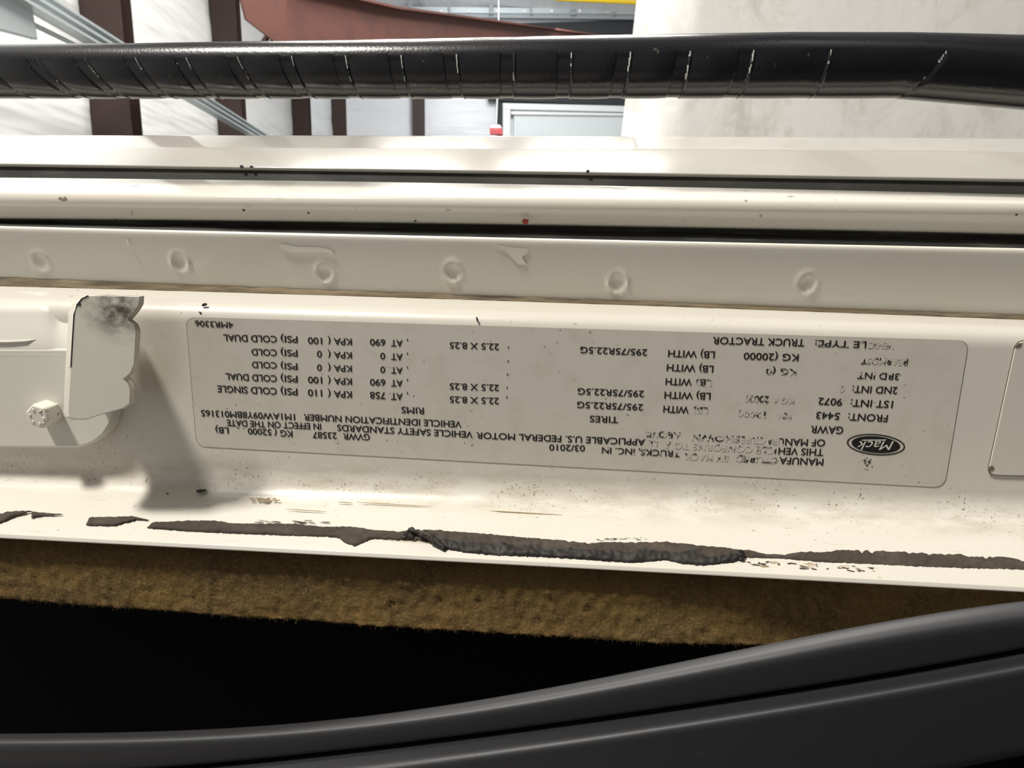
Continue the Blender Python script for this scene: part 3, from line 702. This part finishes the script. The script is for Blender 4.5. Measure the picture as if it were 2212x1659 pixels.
T(7, 'D', 'OF MAN', 1043, 707, 810, 701, 40); T(7, 'D', 'UFA', 800, 700, 700, 696, 38, 2); T(7, 'D', 'CTURE', 690, 694, 550, 688, 38, 3); T(7, 'D', 'SHOWN', 540, 685, 260, 674, 38, 2)
T(8, 'D', 'THIS VEH', 1033, 763, 770, 754, 40); T(8, 'D', 'ICLE', 755, 753, 640, 748, 38, 2); T(8, 'D', 'CONFORMS TO A', 615, 746, 90, 718, 38, 3)
T(9, 'D', 'MANUFA', 1033, 820, 775, 810, 40); T(9, 'D', 'CTURED', 765, 810, 515, 798, 38, 2); T(9, 'D', 'BY MACK', 470, 797, 215, 787, 38, 3)

tmp = []
for line, text, p, q, h, wear, nat in pend + [(99, 'H', (0, 0), (0, 0), 1, 0, True), (98, 'Mack', (0, 0), (1, 1), 1, 0, False)]:
    c = bpy.data.curves.new('t', 'FONT'); c.body = text; c.size = 1; c.resolution_u = 4
    o = bpy.data.objects.new('t', c); COL.objects.link(o); tmp.append(o)
bpy.context.view_layer.update(); dg = bpy.context.evaluated_depsgraph_get()
geo = []
for o in tmp:
    me = bpy.data.meshes.new_from_object(o.evaluated_get(dg)); geo.append(([v.co.copy() for v in me.vertices], [tuple(pp.vertices) for pp in me.polygons])); bpy.data.meshes.remove(me)
for o in tmp:
    c = o.data; bpy.data.objects.remove(o); bpy.data.curves.remove(c)
capH = max(v.y for v in geo[-2][0]); mack = geo[-1]
lines = {}
for (line, text, p, q, h, wear, nat), (vv, ff) in zip(pend, geo):
    if not vv: continue
    x0 = min(v.x for v in vv); x1 = max(v.x for v in vv)
    P, Q = Vector(at(*p, YL-.00008)), Vector(at(*q, YL-.00008)); ex = (Q-P); L = ex.length; ex.normalize(); up = Vector((ex.z, 0, -ex.x))
    if up.z > 0: up = -up
    m_ = ((p[0]+q[0])/2, (p[1]+q[1])/2); hh = (Vector(at(*m_, YL))-Vector(at(m_[0], m_[1]+h, YL))).length
    sy = hh/capH; sx = sy*.8 if nat else L/(x1-x0)
    b, mi = lines.setdefault(line, (MB(), []))
    for q_, (dx, dy) in enumerate(((-.016, 0), (.016, 0), (0, .012), (0, -.012))):   # a slightly bolder face
        b.add([P+ex*((v.x-x0)*sx+dx*sy)+up*(v.y+dy)*sy+Vector((0, -q_*.000002, 0)) for v in vv], ff); mi += [wear]*len(ff)
for line, (b, mi) in sorted(lines.items()):
    me = bpy.data.meshes.new('printed_text'); me.from_pydata([tuple(v) for v in b.v], [], b.f)
    o = finish('printed_text', me, m_inks, lab, False); me.polygons.foreach_set('material_index', mi); me.update()
# oval emblem
ec = Vector(at(1892, 960.5, YL-.00006)); ke = (D+YL)/F; tl = -.06
def oval(rx, ry, Y, n=48): return [ec+Vector(((rx*math.cos(a)*math.cos(tl)-ry*math.sin(a)*math.sin(tl))*ke, Y, (rx*math.cos(a)*math.sin(tl)+ry*math.sin(a)*math.cos(tl))*ke)) for a in [2*PI*k/n for k in range(n)]]
em = MB()
def ring(b, a0, a1):
    n = len(a0); b.add(a0+a1, [(k, (k+1) % n, n+(k+1) % n, n+k) for k in range(n)])
ring(em, oval(61, 23.5, 0), oval(58, 21, 0)); em.add(oval(51, 18.5, 0), [tuple(range(48))])
emb = em.build('oval_emblem', m_inks[0], lab)
vv, ff = mack; x0 = min(v.x for v in vv); x1 = max(v.x for v in vv)
lo_ = [Vector((((x-x0)/(x1-x0)-.5)*2, y/capH, 0)) for x, y in [(v.x+.28*v.y, v.y) for v in vv]]
ml_ = MB()
def put(pts, Y=-.00005): return [ec+Vector((-(x*36)*ke, Y, -(y*20-8)*ke - x*2.0*ke)) for x, y in pts]
ml_.add(put([(v.x, v.y) for v in lo_]), ff)
ml_.add(put([(-.55, -.18), (.80, -.18), (.86, -.06), (-.50, -.06)]), [(0, 1, 2, 3)])
ml_.build('emblem_lettering', m_white, emb)
sm = MB()
for k in range(34):
    u, v = 1874+random.gauss(0, 8), 997+random.gauss(0, 7); a = at(u, v, YL-.00008); r = random.uniform(.8, 2.6)*ke
    sm.add([a+np.array([r*math.cos(t+k), 0, r*.7*math.sin(t+k)])*random.uniform(.5, 1.2) for t in (0, 1, 2.1, 3, 4.2, 5.3)], [tuple(range(6))])
sm.build('rubbed_crest', m_inks[1], lab)

# second label at the right edge
l2 = empty('blank_label', tuple(at(2190, 880, YL)), 'blank raised white label with grimy edge cut off at the right edge', 'label')
l2c = rounded([at(2197, 736, -.0004), at(2420, 745, -.0004), at(2400, 1032, -.0004), at(2134, 1026, -.0004)], .0022)
MB().prism(l2c, (0, .0006, 0)).build('film', m_lblank, l2, bevel=.00012)
c2 = sum(l2c, Vector())/len(l2c)
MB().prism([p+(p-c2).normalized()*.0002+Vector((0, .00025, 0)) for p in l2c], (0, .0003, 0)).build('grimy_edge', m_grime, l2)
for u, v, a, b, t in [(2200, 746, 7, 3.5, .5), (2141, 1012, 5, 6, -.5)]: blob('grime_spot', u, v, a, b, -.0004, m_grime, l2, u, t)

# ================================================================ BLACK GRAB HANDLE
GY = .032
gu = [(-300, 99, 212), (0, 97, 212.5), (300, 95, 213), (600, 90, 213), (900, 86, 213), (1200, 80, 213), (1500, 74.5, 212), (1700, 71, 212), (1950, 71.5, 212.5), (2050, 73.5, 221), (2212, 78, 235), (2500, 86, 262)]
gx = []; gc = []; gr_ = []
for u, a, b in gu:
    A_, B_ = at(u, a, GY), at(u, b, GY); gx.append((A_[0]+B_[0])/2); gc.append((A_[2]+B_[2])/2); gr_.append(abs(A_[2]-B_[2])/2)
RID = [(-15, 145, 20, 190), (95, 140, 140, 187), (197, 135, 235, 185), (305, 135, 337, 185), (413, 133, 440, 180), (523, 133, 550, 185), (637, 130, 655, 178), (752, 133, 762, 175), (870, 128, 877, 175), (988, 130, 993, 180),
       (1110, 130, 1108, 175), (1232, 127, 1230, 170), (1357, 130, 1350, 165), (1483, 135, 1477, 160), (1617, 137, 1608, 160), (1780, 140, 1768, 175), (2020, 140, 1975, 195)]
GYf = GY-.0040
rt_ = np.array([at(a, b, GYf)[0] for a, b, c, d in RID]); rb_ = np.array([at(c, d, GYf)[0] for a, b, c, d in RID])
nx, na = 2400, 72; X = np.concatenate([np.linspace(-.31, -.171, 40), np.linspace(-.17, .20, nx-80), np.linspace(.201, .31, 40)]); vs = []
kg = (GYf+D)/F
def sstep(t): t = max(0, min(1, t)); return t*t*(3-2*t)
for x in X:
    zc = np.interp(x, gx, gc); r = np.interp(x, gx, gr_)
    for k in range(na):
        th = 2*PI*k/na                                     # 0 up, 90 deg to the camera, 180 deg down
        deg = math.degrees(th)
        fr_ = (deg-82)/56                                  # along the groove, 0 at its top
        lines_ = rt_+(rb_-rt_)*max(-.3, min(1.6, fr_))
        m_k = sstep((deg-75)/7)*(.38+.62*sstep((168-deg)/40))*sstep((230-deg)/25)
        i = int(np.searchsorted(lines_, x)); pad = 1.0
        nw = 25*kg                                         # groove left of each edge line
        if i < len(lines_):
            dl = lines_[i]-x                               # distance to next edge on the right
            left = lines_[i-1] if i > 0 else x-.02
            span = max(1e-4, lines_[i]-nw-left); t = (x-left)/span
            if dl < nw: pad = -.25 if i < 15 else .3
            else: pad = .35+.65*(max(0, 1-(2*min(max(t, 0), 1)-1)**2)) + (.75*math.exp(-((x-left-.00035)/.00028)**2) if i > 0 else 0)
            if i == 0: pad = 1
            if i == len(lines_)-2 and 0: pad = 1
        elif x-lines_[-1] < .012: pad = sstep((x-lines_[-1])/.0015)
        dep = .075 if i < 14 else .05
        rr = r*(1 + m_k*dep*(pad-1))
        yy = -math.sin(th)*rr*.92; z_ = math.cos(th)*rr
        if 0 < deg < 62 or deg > 300: pass
        vs.append((x, GY+yy, zc+z_))
fs = []
for i in range(nx-1):
    for k in range(na): fs.append((i*na+k, i*na+(k+1) % na, (i+1)*na+(k+1) % na, (i+1)*na+k))
fs.append(tuple(range(na))); fs.append(tuple((nx-1)*na+k for k in range(na)))
gh = empty('grab_handle', (0, GY, ZC), 'glossy black ribbed grab handle running across the top', 'handle')
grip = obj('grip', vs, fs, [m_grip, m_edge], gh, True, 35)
for p_ in grip.data.polygons:                              # the sharp rims of the finger grooves carry a painted-in pale highlight
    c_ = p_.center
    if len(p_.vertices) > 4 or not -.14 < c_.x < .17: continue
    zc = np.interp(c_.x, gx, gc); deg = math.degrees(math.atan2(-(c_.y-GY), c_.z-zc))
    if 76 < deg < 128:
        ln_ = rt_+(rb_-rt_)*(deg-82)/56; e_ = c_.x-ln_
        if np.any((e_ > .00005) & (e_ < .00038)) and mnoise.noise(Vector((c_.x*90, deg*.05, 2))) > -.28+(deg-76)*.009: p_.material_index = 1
for x in (-.30, .30):
    zc = float(np.interp(x, gx, gc)); MB().tube([(x, GY, zc), (x, GY+.03, zc-.004), (x, GY+.06, zc-.02), (x, GY+.085, zc-.05)], [.005, .0055, .006, .007], 16).build('mount', m_grip, gh, True)

# ================================================================ BLACK WEATHERSTRIP IN FRONT
SU = (0, 300, 600, 900, 1200, 1500, 1800, 2000, 2212)
def RW(Y, vals, r): return (Y, row_fn(list(zip(SU, vals)), Y), r)
sil = (1583, 1578, 1562, 1533, 1480, 1414, 1360, 1325, 1290)
hil = (1603, 1598, 1584, 1553, 1507, 1448, 1398, 1362, 1332)
grv = (1672, 1662, 1638, 1598, 1565, 1522, 1472, 1440, 1402)
bul = (1730, 1718, 1690, 1648, 1612, 1564, 1512, 1478, 1440)
low = (1990, 1985, 1950, 1900, 1850, 1790, 1730, 1690, 1650)
s_sil = RW(-.060, sil, .002); s_hil = RW(-.0635, hil, .003); s_g = RW(-.0635, grv, .0012); s_b = RW(-.0670, bul, .004); s_l = RW(-.0670, low, .004)
ws = empty('door_trim', (.26, -.3, 1.0), 'black rubber edged door trim sweeping up to the right in the foreground', 'door trim')
MB().box((.185, -.34, 1.45), .06, .62, 1.5).build('added_shade_panel', m_strip, ws, bevel=.01)  # out-of-view dark box, added to shade the right side of the cab
loft('upper_bead', [off(s_sil, -.045, -.030), off(s_sil, -.0585, -.0030, .001), s_sil, s_hil, s_g, off(s_g, -.0615, -.0012, .0), off(s_g, -.050, -.024)], m_strip, ws, n=160, xs=.20, nf=10)
loft('lower_lobe', [off(s_g, -.050, -.024), off(s_g, -.0615, -.0014, .0005), off(s_g, -.0640, -.0010, .001), s_b, s_l, off(s_l, -.050, -.004)], m_strip, ws, n=160, xs=.20, nf=10)
